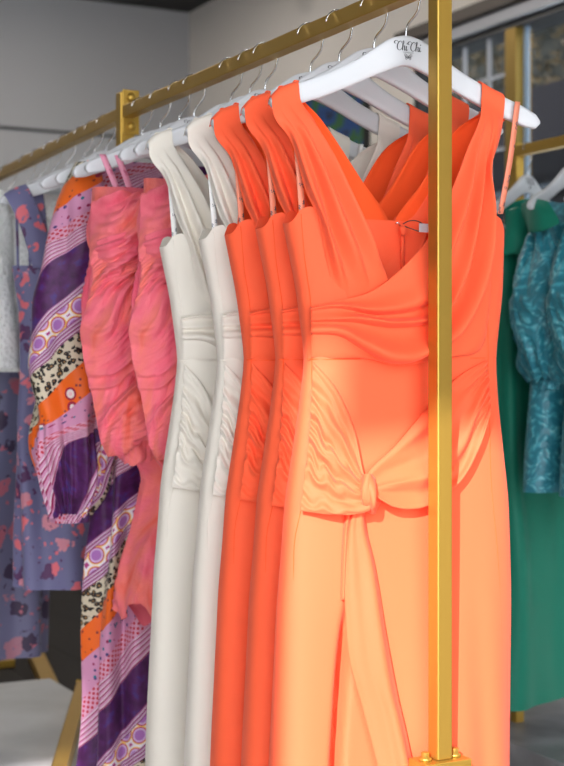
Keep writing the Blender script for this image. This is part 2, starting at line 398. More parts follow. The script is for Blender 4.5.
rbox('bottom_bar', AN+.002, AN+.016, bM, bM+2.3, zB-.02, zB, m_white, bld)

# unseen ceiling fill panels, added to brighten the walls and back of the room
for i, (pa_, pb_) in enumerate(((4.6, 2.2), (6.6, 2.2), (6.6, .2), (3.2, -1.4))):
    lc = ab(pa_, pb_); lt = thing('ceiling_fill_panel', ('white fill panel added on the ceiling above the shop window', 'white fill panel added on the ceiling by the far window end', 'white fill panel added on the ceiling near the grey far wall', 'white fill panel added on the ceiling over the open floor')[i], 'fill light', (lc[0], lc[1], CH), YR, 'added ceiling fill panels')
    obj('fill_frame', boxes_mesh('fill_frame', [((0, 0, -.015), (.62, .62, .03), 0)], .003), m_white, lt)
    if i == 0:
        m_fill = M('fill diffuser', (.9, .9, .9), .5); m_fill.node_tree.nodes['Principled BSDF'].inputs['Emission Color'].default_value = (1, .93, .84, 1)
        m_fill.node_tree.nodes['Principled BSDF'].inputs['Emission Strength'].default_value = 13
    obj('diffuser', boxes_mesh('diffuser', [((0, 0, -.033), (.56, .56, .006), 0)]), m_fill, lt)
# plinths on the floor
c0 = np.array((-.678, 4.21)); pa, pb = c0.dot(A), c0.dot(B)
pl = tag(rbox('display_plinth', pa-3.4, pa, pb-1.6, pb, 0, .10, m_plinth, None, .004), 'low pale grey plinth under the gold foot bars left of the printed gown', 'plinth')
e0 = np.array((.559, 3.456)); ea, eb = e0.dot(A), e0.dot(B)
tag(rbox('rack_plinth', ea-1.6, ea+1.2, eb, eb+.75, 0, .10, m_plinth_g, None, .004), 'grey stone plinth beneath the emerald dress', 'plinth')
tag(rbox('floor_slab', ea-1.6, ea+1.2, eb-.55, eb-.03, 0, .055, m_plinth_g, None, .004), 'low grey stone slab in front of the grey plinth', 'plinth')

# outside the right window: a dark plank fence and a hedge
fa0, fa1, fb = -1.0, 9.5, 5.2
fence = thing('plank_fence', 'dark plank fence outside the shop window', 'fence', (0, 0, 0))
m_fence = M('dark fence', (.016, .015, .017), .8, spec=.04); m_fence2 = M('dark fence rail', (.05, .06, .075), .7, spec=.1)
for i in range(8): rbox('plank', fa0, fa1, fb, fb+.04, .02+i*.33, .02+i*.33+.318, m_fence, fence)
rbox('fence_rail', fa0, fa1, fb-.03, fb, 2.03, 2.07, m_fence2, fence); rbox('fence_rail', fa0, fa1, fb-.03, fb, 1.2, 1.24, m_fence2, fence)
struct(rbox('ceiling_shade_slab', -1.2, 9.7, BR+.15, fb+1.6, 4.7, 4.8, m_ceil))  # unseen slab, added to shade the fence and hedge from the sky
hedge = thing('hedge', 'brown-green leafy hedge rising behind the dark fence outside', 'hedge', (*ab(5, fb+.5), 0))
m_leaf = M('hedge leaf', (.06, .05, .025), .8, spec=.1); n = N(m_leaf); n.color(n.ramp(n.noise(n.coord('Object'), 9, 3), [(.35, (.02, .018, .009)), (.55, (.07, .052, .028)), (.72, (.17, .14, .11))]))
V, F = [], []
for i in range(16000):
    p = ab(rng.uniform(2.5, 9.5), fb+.12+rng.uniform(0, .8)**1.0); z = rng.uniform(2.1, 4.6); q = Vector((p[0], p[1], z))-Vector(hedge.location)
    a = Vector(rng.normal(size=3)).normalized()*rng.uniform(.02, .04); b_ = Vector(rng.normal(size=3)).normalized()*rng.uniform(.010, .02); k = len(V)
    V += [q-a, q+b_, q+a, q-b_]; F.append([k, k+1, k+2, k+3])
lv = obj('foliage', mesh_py('foliage', V, F, False), m_leaf, hedge); lv['kind'] = 'stuff'
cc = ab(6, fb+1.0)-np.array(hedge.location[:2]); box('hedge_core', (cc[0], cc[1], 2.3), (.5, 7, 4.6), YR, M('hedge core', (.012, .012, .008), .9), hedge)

# ceiling spotlight on the right and a blue-green print on the wall
k = (252-CX)/FPX; Zs = 7.4; sx = (k*Zs, Zs)
spot = thing('ceiling_spotlight', 'grey cylinder spotlight hanging from the dark ceiling', 'spotlight', (sx[0], sx[1], CH))
obj('housing', tube_mesh('housing', [(0, 0, -.27), (0, 0, -.265), (0, 0, -.06), (0, 0, -.055)], [.02, .026, .026, .02], 20), M('spot grey', (.22, .22, .23), .5), spot)
obj('stem', tube_mesh('stem', [(0, 0, -.06), (0, 0, 0)], .008, 10), m_grey, spot)
pc = ab(6.75, BR-.012)
pic = thing('wall_print', 'framed blue and green abstract print on the pale wall', 'picture', (pc[0], pc[1], 1.55), YR+pi/2)
m_pic = M('print', (.05, .1, .3), .5); n = N(m_pic); cc_ = n.coord('Object'); n.color(n.ramp(n.noise(cc_, 5, 4, .6), [(.3, (.01, .02, .06)), (.42, (.015, .06, .22)), (.52, (.03, .12, .03)), (.6, (.02, .10, .30)), (.7, (.30, .40, .50))], 'CONSTANT'))
pic.rotation_euler = (0, 0, YR)
obj('canvas', boxes_mesh('canvas', [((0, 0, .45), (.012, 1.5, .86), 0)]), m_pic, pic)
for sgn in (-1, 1):
    obj('frame_bar', boxes_mesh('fb', [((0, sgn*.765, .45), (.022, .03, .92), 0)]), m_dark, pic)
    obj('frame_bar', boxes_mesh('fb', [((0, 0, .45+sgn*.445), (.022, 1.5, .03), 0)]), m_dark, pic)

# ------------------------------------------------------------------ racks
def dome(name, c, r, nrm, parent, mat):
    bm = bmesh.new(); bmesh.ops.create_uvsphere(bm, u_segments=16, v_segments=10, radius=r)
    for v in bm.verts:
        if v.co.z < 0: v.co.z *= .15
        else: v.co.z *= .75
    q = Vector(nrm).to_track_quat('Z', 'Y')
    for v in bm.verts: v.co = q @ v.co + Vector(c)
    for f_ in bm.faces: f_.smooth = True
    me = bpy.data.meshes.new(name); bm.to_mesh(me); bm.free(); return obj(name, me, mat, parent)
rk = thing('clothes_rack', 'gold square-tube clothes rack carrying the orange, cream and pink dresses', 'clothes rack', (P0[0], P0[1], 0), YAW)
L = np.linalg.norm(P1-P0)                           # local y runs along the rail
box('rail', (0, L/2, RAILZ), (.026, L-.03, .026), 0, m_gold, rk, .002)
box('post', (0, 0, (1.60+.448)/2), (.025, .025, 1.60-.448), 0, m_gold, rk, .0022)
fp = box('flange', (0, 0, .441), (.078, .046, .013), 0, m_gold, rk, .002)
for sx_ in (-1, 1):
    obj('bolt', tube_mesh('bolt', [(sx_*.025, 0, .4475), (sx_*.025, 0, .4515), (sx_*.025, 0, .4516), (sx_*.025, 0, .459), (sx_*.025, 0, .4595)], [.0095, .0095, .006, .006, .004], 14), m_gold, fp)
box('lower_flange', (0, 0, .427), (.066, .066, .013), 0, m_gold, rk, .002)
box('lower_post', (0, 0, .2605), (.03, .03, .319), 0, m_gold, rk, .0022)
box('foot', (0, 0, .113), (.42, .034, .025), 0, m_gold, rk, .002)
box('post', (0, L, (1.602+.1)/2), (.033, .03, 1.602-.10), 0, m_gold, rk, .003)
pt = box('rail_plate', (.006, L-.018, 1.558), (.038, .005, .096), 0, m_gold, rk, .0015)
for zz in (1.589, 1.527): dome('bolt', (.006, L-.0205, zz), .0105, (0, -1, 0), pt, m_gold)
# second bay
r2 = thing('clothes_rack', 'gold rack bay bolted on past the bracket, holding the lavender floral dresses', 'clothes rack', (P1[0], P1[1], 0), YAW2)
box('rail', (0, .90, RAILZ), (.026, 1.76, .026), 0, m_gold, r2, .002)
box('post', (0, 1.80, .79), (.03, .03, 1.58), 0, m_gold, r2, .003)
box('foot', (0, 1.80, .014), (.45, .03, .026), 0, m_gold, r2, .002)
# gold floor bars at the lower left
def bar(name, p, q, w, h, z, mat, parent):
    p, q = np.array(p), np.array(q); d = q-p; L_ = np.linalg.norm(d); c = (p+q)/2
    return box(name, (c[0], c[1], z), (L_, w, h), math.atan2(d[1], d[0]), mat, parent, .002)
fb_ = tag(bar('foot_bar', (-.475, 3.0), (-.552, 4.0), .034, .036, .119, m_gold, None), 'gold square foot bar lying along the pale plinth', 'rack foot')
def gp(px, py, z):
    Z = (EYE-z)*FPX/(py-HY); return ((px-CX)/FPX*Z, Z)
p_, q_ = np.array(gp(49, 684, .02)), np.array(gp(33, 648, .02)); d_ = q_-p_
tag(bar('floor_bar', p_-d_*.1, p_+d_*1.5, .05, .03, .016, m_gold, None), 'thin gold bar on the dark floor beyond the pale plinth', 'rack foot')
# right-hand rack
r3 = thing('clothes_rack', 'gold clothes rack by the window holding emerald and teal dresses', 'clothes rack', (*rail3(-.094), 0), YAW)
box('rail', (0, -.75, RAILZ), (.026, 1.5, .026), 0, m_gold, r3, .002)
box('post', (0, 0, .84), (.026, .026, 1.48), 0, m_gold, r3, .003); box('post', (0, -1.5, .84), (.026, .026, 1.48), 0, m_gold, r3, .003)
box('foot', (0, -1.5, .112), (.36, .03, .024), 0, m_gold, r3, .002)

# ------------------------------------------------------------------ hangers
TOPU = [0, .012, .03, .055, .085, .14, .20, .218, .2235]
TOPZ = [1.4945, 1.493, 1.487, 1.470, 1.4505, 1.424, 1.401, 1.391, 1.382]
BOTZ = [1.450, 1.4475, 1.4405, 1.430, 1.4155, 1.3915, 1.3715, 1.3695, 1.376]
def hang_top(u): return float(np.interp(abs(u), TOPU, TOPZ))
def make_hanger(loc, yaw, label, logo=True):
    h = thing('clothes_hanger', label, 'hanger', (loc[0], loc[1], 0), yaw, 'white wooden hangers')
    us = np.concatenate((-np.linspace(.2235, 0, 40)**1.0, np.linspace(0, .2235, 40)[1:])); V = []; F = []; n_ = 12
    # smooth contours
    tp = np.interp(np.abs(us), TOPU, TOPZ); bt = np.interp(np.abs(us), TOPU, BOTZ)
    ker = np.ones(3)/3; tp[2:-2] = np.convolve(tp, ker, 'same')[2:-2]; bt[2:-2] = np.convolve(bt, ker, 'same')[2:-2]
    for u, a, b in zip(us, tp, bt):
        zc, hh, th = (a+b)/2, (a-b)/2, .0065
        for j in range(n_):
            an = 2*pi*j/n_+pi/n_; cx_, sx_ = cos(an), sin(an)
            V.append((u, -.010*(u/.22)**2+th*np.sign(cx_)*abs(cx_)**.45, zc+hh*np.sign(sx_)*abs(sx_)**.45))
    k = len(us); F = [[i*n_+j, i*n_+(j+1) % n_, (i+1)*n_+(j+1) % n_, (i+1)*n_+j] for i in range(k-1) for j in range(n_)]
    F += [list(range(n_))[::-1], [(k-1)*n_+j for j in range(n_)]]
    me = mesh_py('hanger_body', V, F); me.polygons[-1].use_smooth = False
    obj('hanger_body', me, m_white, h)
    hk = [(0, 0, 1.480), (0, 0, 1.492), (.0005, 0, 1.503), (.0045, 0, 1.513), (.0125, 0, 1.5225), (.0195, 0, 1.533)]
    zc, r = 1.552, .0235
    for a in np.linspace(-20, 172, 18): hk.append((r*cos(R(a)), 0, zc+r*sin(R(a))))
    hk = catmull(hk, 60)
    obj('hook', tube_mesh('hook', hk, .0017, 8), m_chrome, h)
    if logo: make_logo(h)
    return h
def stroke(pts, wid, n_=26):
    """flat pen stroke in the x-z plane; pts (x,z), wid (min,max) thicker on down strokes"""
    P = catmull([(p[0], 0, p[1]) for p in pts], n_); T = np.gradient(P, axis=0); T /= np.linalg.norm(T, axis=1)[:, None]+1e-12
    V = []
    for p, t in zip(P, T):
        w = wid[0]+(wid[1]-wid[0])*max(0, -t[2])**1.5; nx = np.array((-t[2], 0, t[0]))
        V += [p+nx*w/2, p-nx*w/2]
    return V, [[2*i, 2*i+1, 2*i+3, 2*i+2] for i in range(len(P)-1)]
C_ = [(.62, .78), (.74, .92), (.60, 1.0), (.36, .86), (.18, .5), (.22, .12), (.46, 0), (.68, .16)]
C2 = [(.36, .86), (.10, 1.02), (-.14, .92), (-.16, .72), (.0, .70)]
h1 = [(.66, .12), (.88, .55), (1.02, 1.0), (.94, 1.06), (.86, .7), (.80, 0)]
h2 = [(.80, .1), (.95, .5), (1.06, .52), (1.06, .2), (1.10, 0), (1.22, .12)]
i1 = [(1.20, .1), (1.30, .5), (1.27, .1), (1.33, 0), (1.45, .14)]
i2 = [(1.36, .74), (1.39, .78), (1.37, .70)]
_logo = {}
def make_logo(h):
    if not _logo:
        V, F = [], []
        def add(pts, sc, ox, oz, wid, n_=26):
            v, f_ = stroke([(ox+x*sc, oz+z*sc) for x, z in pts], wid, n_); k = len(V)
            V.extend(v); F.extend([[a+k for a in q] for q in f_])
        for ox in (-.0205, .0020):
            for p in (C_, C2, h1, h2, i1, i2): add(p, .0135, ox, 1.4745-.004, (.0007, .0017))
        _logo['letters'] = mesh_py('lettering', [(x, 0, z) for x, _, z in V], F, False)
        V, F = [], []
        zc = 1.4615; s_ = .0045                   # butterfly emblem
        for sg in (-1, 1):
            for k in range(3):
                q = 1-k*.28
                add([(sg*.1, -.1), (sg*.6*q, .75*q), (sg*1.25*q, .9*q), (sg*1.35*q, .35*q), (sg*.9*q, -.05), (sg*.1, -.1)], s_, 0, zc, (.0004, .0007))
                add([(sg*.1, -.1), (sg*.9*q, -.15), (sg*1.0*q, -.65*q), (sg*.6*q, -.9*q), (sg*.1, -.1)], s_, 0, zc, (.0004, .0007))
        add([(0, .3), (0, -.6)], s_, 0, zc, (.0009, .0009))
        _logo['mark'] = mesh_py('emblem', [(x, 0, z) for x, _, z in V], F, False)
        cu = bpy.data.curves.new('t', 'FONT'); cu.body = 'LONDON'; cu.size = .0034; cu.align_x = 'CENTER'; cu.space_character = 1.25
        to = bpy.data.objects.new('t', cu); COL.objects.link(to); dg = bpy.context.evaluated_depsgraph_get()
        me = bpy.data.meshes.new_from_object(to.evaluated_get(dg)); bpy.data.objects.remove(to)
        for v in me.vertices: v.co = (v.co.x, 0, v.co.y+1.4668)
        me.name = 'small_lettering'; _logo['small'] = me
        for m_ in _logo.values(): m_.materials.clear()
    body = [c for c in h.children if c.name.startswith('hanger_body')][0]
    for nm, key in (('lettering', 'letters'), ('emblem', 'mark'), ('small_lettering', 'small')):
        o = obj(nm, _logo[key], m_black, body); o.location = (0, -.0070, 0)

# ------------------------------------------------------------------ wrap gown (orange, cream)
BASE = .25
fA = Frame(rail(.0736), R(23.5), BASE)
bodyA = Body([(1.225, -.017, .182, .042), (1.12, -.007, .169, .040), (1.018, -.006, .156, .036), (.95, -.008, .162, .039),
              (.808, -.011, .182, .045), (.66, -.013, .190, .049), (.25, -.013, .195, .053)])
def tw(u, z):
    if z <= 1.225:
        uC, Wd, D, yC = bodyA.smooth_at(z); q = min(abs((u-uC)/Wd), .985); return D*(1-q**(1/.72*2))**(.72/2)
    t = min((z-1.225)/(1.40-1.225), 1); q = min(abs(u)/.20, .98); return (.042*(1-q**2.8)**.36)*(1-t)+.024*t
fA.tw = tw
def make_gown():
    g = thing('wrap_gown', 'o', 'dress', fA.loc(), fA.yaw)
    P = fA
    # skirt, side panels and back
    def ztop(ex, ey):
        x = np.abs(ex*.178); front = smooth(-ey, .05, .35)
        return 1.225-(.135*(1-smooth(x, .108, .140)))*front-.016*smooth(np.abs(ex), .90, 1)+.006*smooth(x, .13, .15)*(1-smooth(x, .15, .17))
    fw = Waves(10, .6, 1.6, 3)
    gu = [P(338, 766, 0), P(346, 610, 0)]
    def disp(ph, Z, X, Y):
        low = smooth(.80-Z, 0, .5)
        d = .010*low*fw(X*4.5, Z*.5)
        ug = np.interp(Z, [gu[0][2]+BASE-.4, gu[0][2]+BASE, gu[1][2]+BASE], [gu[0][0]-.006, gu[0][0], gu[1][0]+.004])
        d -= .040*np.exp(-((X-ug)/.0075)**2)*smooth(-Z, -.69, -.56)*(Y < 0)
        d += .006*np.sin((X+.05)*70+Z*3)*low*(Y < 0)*smooth(X, .06, .12)
        return d
    sk = obj('body', bodyA.mesh('body', 240, 110, ztop=ztop, disp=disp, base=BASE), m_orange, g)
    def over(c0):                                    # carry the line over the top of the hanger arm
        p = P(*c0); u = p[0]; zt = hang_top(u)+.004-BASE; bd = -.010*(u/.22)**2
        return [np.array((u, bd+.0095, zt-.012)), np.array((u, bd, zt)), np.array((u, bd-.0095, zt-.004)), np.array((u*.985, bd-.0125, zt-.030))]
    # left wrap panel, from the left shoulder
    cl = [[(273, 100, .002), (290, 140, .0), (306, 192, .002), (318, 217, .004), (326, 255, .004), (336, 312, -.006)],
          [(281, 97, .004), (299, 135, .008), (319, 190, .008), (331, 230, .006), (343, 265, .006), (355, 314, -.006)],
          [(291, 96, .005), (308, 130, .010), (330, 180, .010), (348, 222, .008), (361, 255, .008), (378, 308, -.006)],
          [(302, 95, .004), (315, 121, .006), (329, 150, .006), (351, 195, .006), (371, 235, .006), (395, 297, -.006)]]
    rows = [over(c[0])+[P(*q) for q in c[1:]] for c in cl]
    def dl(s, t):
        x = t*3; i = np.clip(np.floor(x), 0, 2); return .017*fold(x-i, 1.9)*smooth(s, .12, .5)*(1-smooth(s, .72, .93))-.001
    patch('front_panel', rows, 80, 60, m_orange, g, dl)
    # right wrap panel over it, pleated into the waist
    r_ = [[(487, 96), (480, 118), (467, 150), (455, 182), (430, 236), (400, 270), (372, 291), (337, 301), (311, 306)],
          [(491, 97), (486, 120), (477, 155), (467, 205), (450, 258), (429, 303), (379, 315), (335, 308), (311, 311)],
          [(497, 100), (493, 125), (485, 165), (477, 215), (463, 280), (440, 318), (393, 328), (350, 322), (311, 322)],
          [(503, 102), (499, 128), (489, 170), (486, 220), (477, 290), (455, 336), (430, 352), (407, 363), (386, 362), (362, 349), (340, 336), (311, 334)],
          [(509, 104), (500, 138), (490, 172), (489, 200), (490, 250), (488, 320), (480, 350), (440, 357), (380, 358.5), (345, 358.5), (311, 358)]]
    offs = [.008, .010, .012, .014, .003]
    rows = [over((c[0][0], c[0][1], .004))+[P(x, y, o*min(1, .25+i*.16)) for i, (x, y) in enumerate(c[1:], 1)] for c, o in zip(r_, offs)]
    amp = np.array([.018, .020, .030, .004])
    def dr(s, t):
        x = t*4; i = np.clip(np.floor(x), 0, 3).astype(int)
        return amp[i]*fold(x-i, 2.4)*smooth(s, .10, .45)*(1-.75*smooth(s, .80, 1))
    patch('front_panel', rows, 130, 110, m_orange, g, dr)
    # back straps and neckline
    for sg in (-1, 1):
        inn = [(0, -.046, 1.10), (.0, -.046, 1.213), (.055, -.040, 1.285), (.125, -.026, 1.365), (.176, -.004, hang_top(.176)-.006), (.176, .007, hang_top(.176)+.002)]
        mid = [(.09, -.040, 1.10), (.09, -.042, 1.213), (.115, -.038, 1.285), (.160, -.026, 1.365), (.192, -.004, hang_top(.192)-.006), (.192, .007, hang_top(.192)+.002)]
        out = [(.165, -.018, 1.10), (.168, -.020, 1.213), (.162, -.030, 1.285), (.186, -.024, 1.360), (.209, -.003, hang_top(.209)-.006), (.209, .008, hang_top(.209)+.002)]
        rows = [[(sg*u-(.026*smooth(np.array(z), 1.25, 1.37) if sg > 0 else 0), -w, z-BASE) for u, w, z in r] for r in (inn, mid, out)]
        patch('back_strap', rows, 40, 14, m_orange_d, g, lambda s, t: .004*np.sin(t*9)*smooth(s, .2, .6), front=False, flip=(sg < 0))
    # hip drapes gathered at the side seams and twisted in a knot
    gw = Waves(8, 1, 3, 5)
    d_ = [[(314, 362), (336, 388), (354, 428), (363, 470), (367, 484)], [(312, 395), (330, 425), (348, 458), (362, 480), (370, 488)],
          [(310, 430), (325, 452), (345, 474), (360, 487), (371, 491)], [(306, 470), (322, 483), (342, 494), (360, 499), (373, 496)],
          [(301, 509), (331, 514), (355, 514), (370, 510), (376, 499)], [(302, 505), (331, 507), (355, 507), (369, 503), (375, 496)]]
    of = [.005, .008, .011, .016, .022, .005]
    rows = [[P(x, y, o+(.014*i/4 if j < 5 else 0)) for i, (x, y) in enumerate(r)] for j, (r, o) in enumerate(zip(d_, of))]
    def dg(s, t):
        tt = t+.018*gw(s*1.5, t*2); edge = np.sin(pi*np.clip(t/.8, 0, 1))**.5*(t < .8)
        return (.0042*np.sin(2*pi*12*tt)*(1-s)**1.6+.0065*np.sin(2*pi*(5.2*tt+.6*s))*np.sin(pi*np.clip(s*.9+.1, 0, 1)))*edge
    patch('hip_drape', rows, 70, 110, m_orange, g, dg)
    e_ = [[(364, 480), (371, 469), (393, 448), (430, 405), (458, 377), (487, 360)], [(368, 484), (383, 471), (410, 453), (440, 428), (465, 398), (488, 372)],
          [(372, 488), (402, 479), (430, 470), (455, 446), (475, 410), (489, 384)], [(375, 491), (400, 491), (425, 488), (455, 470), (475, 433), (490, 397)],
          [(376, 497), (394, 507), (413, 509), (432, 504), (460, 482), (480, 446), (491, 412)], [(375, 494), (394, 501), (413, 502), (432, 497), (460, 474), (480, 440), (491, 409)]]
    of = [.006, .009, .012, .016, .020, .004]
    rows = [[P(x, y, o+(.012*max(0, 1-i/3) if j < 5 else 0)) for i, (x, y) in enumerate(r)] for j, (r, o) in enumerate(zip(e_, of))]
    def de(s, t):
        edge = np.sin(pi*np.clip(t/.8, 0, 1))**.5*(t < .8); tt = t+.02*gw(s*1.2+3, t*2)
        return (.0035*np.sin(2*pi*9*tt)*smooth(s, .72, 1)+.0085*np.cos(2*pi*2.5*(tt-.06)+.5*s)*np.sin(pi*np.clip(s, 0, 1))**.6)*edge
    patch('hip_drape', rows, 80, 100, m_orange, g, de)
    kr = [[(361, 477, .014), (357, 490, .012), (360, 503, .012), (367, 512, .010)], [(364, 474, .030), (363, 488, .036), (366, 503, .036), (371, 514, .022)],
          [(371, 474, .036), (372, 488, .044), (374, 502, .042), (375, 514, .024)], [(376, 479, .014), (379, 489, .016), (379, 501, .014), (376, 511, .010)]]
    patch('knot', [[P(*q) for q in r] for r in kr], 40, 36, m_orange, g, lambda s, t: .0035*np.sin(2*pi*(2.6*t+.9*s))*np.sin(pi*s))
    tr_ = [[(353, 508, .012), (347, 530, .003), (344, 560, .003), (345, 611, .003), (349, 660, .003), (362, 708, .003), (377, 766, .003), (392, 840, .003)],
           [(356, 508, .022), (353, 530, .014), (355, 560, .012), (361, 622, .014), (369, 675, .014), (381, 712, .014), (394, 766, .014), (408, 840, .014)],
           [(360, 508, .022), (361, 530, .016), (368, 562, .014), (378, 630, .018), (388, 690, .018), (396, 720, .018), (406, 766, .018), (420, 840, .018)],
           [(364, 508, .012), (367, 530, .004), (375, 564, .003), (387, 636, .003), (400, 704, .003), (404, 720, .003), (414, 766, .003), (429, 840, .003)]]
    patch('tie_tail', [[P(*q) for q in r] for r in tr_], 70, 26, m_orange, g, lambda s, t: .003*np.sin(2*pi*1.5*t+2*s)*np.sin(pi*t))
    tr_ = [[(346, 510, .008), (343.5, 530, .003), (342, 556, .002), (341, 600, .001)], [(349, 510, .016), (346.5, 530, .010), (345, 556, .008), (343.5, 600, .005)], [(352, 510, .010), (350, 530, .004), (348, 556, .003), (346, 600, .001)]]
    patch('tie_tail', [[P(*q) for q in r] for r in tr_], 30, 12, m_orange, g)
    # stitched seams
    def seam(pts, r=.0007): obj('seam', tube_mesh('seam', catmull([P(*q) for q in pts], 50), r, 6), m_orange_d, g)
    seam([(301, 214, .0), (305, 260, .0), (311, 302, .0), (313, 335, .0), (312.5, 360, .0), (311, 425, .0), (301, 511, .0), (295.5, 538, .0), (294, 587, .0), (292, 690, .0), (291, 790, 0)])
    seam([(306.5, 359, .0), (330, 359.5, .0), (360, 359, 0)]); seam([(488, 320, .0), (488, 360, .0), (489.5, 420, .0), (491, 480, .0), (498, 560, .0), (502, 660, 0), (502, 790, 0)])
    seam([(470, 358, 0), (482, 358, 0), (494.5, 357, 0)])
    # ribbon hanger loops
    def loop(a, b, wid=.0095):
        a, b = np.array(a), np.array(b); m_ = (a+b)/2+np.array((0, -.004, 0))
        rows = [[p+np.array((dx, 0, 0)) for p in (a, m_, b)] for dx in (-wid/2, wid/2)]
        patch('hanger_loop', rows, 20, 2, m_tape_o, g, thick=.0008)
    fA.tw = None
    loop((.180, -.022, hang_top(.180)-.002-BASE), P(500.5, 214, .012)); loop((-.190, -.008, hang_top(-.19)-.01-BASE), P(302.5, 216, .018))
    # zip and brand tag inside the back
    zp = patch('zip', [[P(400.5, 226, -.036), P(400.5, 262, -.030), P(401, 290, -.028)], [P(402.5, 226, -.033), P(402.5, 262, -.027), P(403, 290, -.025)], [P(405, 226, -.036), P(405, 262, -.030), P(405, 290, -.028)]], 16, 6, m_orange, g)
    obj('zip_pull', tube_mesh('zip_pull', [P(402.6, 225, -.028), P(402.8, 228, -.027), P(403, 234, -.027), P(403, 236, -.028)], [.002, .0055, .005, .002], 8), m_orange, zp)
    obj('hook_and_eye', tube_mesh('hook_and_eye', [P(395.5, 224, -.030), P(397, 222.5, -.028), P(399, 223.5, -.028), P(400, 226, -.03)], .0012, 6), m_chrome, zp)
    lp = catmull([P(403, 224, -.026), P(409, 221, -.020), P(417, 221, -.012), P(423, 225, -.006), P(421, 231, -.008), P(412, 229, -.016), P(404, 226, -.026)], 40)
    tg = obj('tag_cord', tube_mesh('tag_cord', lp, .0008, 6), m_black, g)
    c_ = P(425, 228, -.004); obj('brand_tag', boxes_mesh('brand_tag', [((0, 0, 0), (.020, .0015, .013), 0)], .0004), m_white, tg).location = c_
    fA.tw = tw
    return g
gown = make_gown()
gown['label'] = 'bright orange wrap gown with knotted waist drape, right behind the gold post'; gown['group'] = 'wrap gowns on the gold rack'
make_hanger(fA.C, fA.yaw, 'white wooden hanger with black script lettering holding the front orange gown')
def hang_gown(t, yaw, lab, hlab, mats=None):
    c = rail(t); copy_thing(gown, (c[0], c[1], BASE), yaw, lab, mats); make_hanger(c, yaw, hlab)
hang_gown(.148, R(24.5), 'orange wrap gown directly behind the foremost orange one', 'white wooden hanger inside the second orange gown')
hang_gown(.236, R(24.5), 'rearmost orange wrap gown, next to the cream dresses', 'white wooden hanger under the rearmost orange gown')
mc = {m_orange: m_cream, m_orange_d: m_cream, m_tape_o: m_tape_w}
hang_gown(.315, R(24), 'white wrap gown touching the rearmost orange gown', 'white wooden hanger of the white gown beside the orange ones', mc)
hang_gown(.45, R(25), 'cream wrap gown beside the pink ruched dress', 'white wooden hanger of the cream gown next to pink dress', mc)


# ------------------------------------------------------------------ pink ruched strapless dress
def crinkle(seed, amp, fx=9, fz=5, sharp=.6, slant=.8):
    w1, w2, w3 = Waves(12, .5, 1.6, seed), Waves(12, .6, 2.0, seed+1), Waves(10, 1.5, 4, seed+2)
    def f(ph, Z, X, Y):
        a = ph*.16; u, v = a*fx+slant*Z*fx*.5, Z*fz-slant*a*fz*.5
        u2 = u+.35*w1(u*.5, v*.5)
        return amp*(sharp*ridged(w2(u2*.55, v*.30))+(1-sharp)*w1(u2*.6, v*.6)+.22*w3(u2, v*.5))
    return f
def loop_ribbon(g, a, b, mat, wid=.009):
    a, b = np.array(a, float), np.array(b, float); m_ = (a+b)/2+np.array((0, -.003, 0))
    patch('hanger_loop', [[p+np.array((dx, 0, 0)) for p in (a, m_, b)] for dx in (-wid/2, wid/2)], 16, 2, mat, g, thick=.0008)
BP = .50
fP = Frame(rail(.70), R(25), BP)
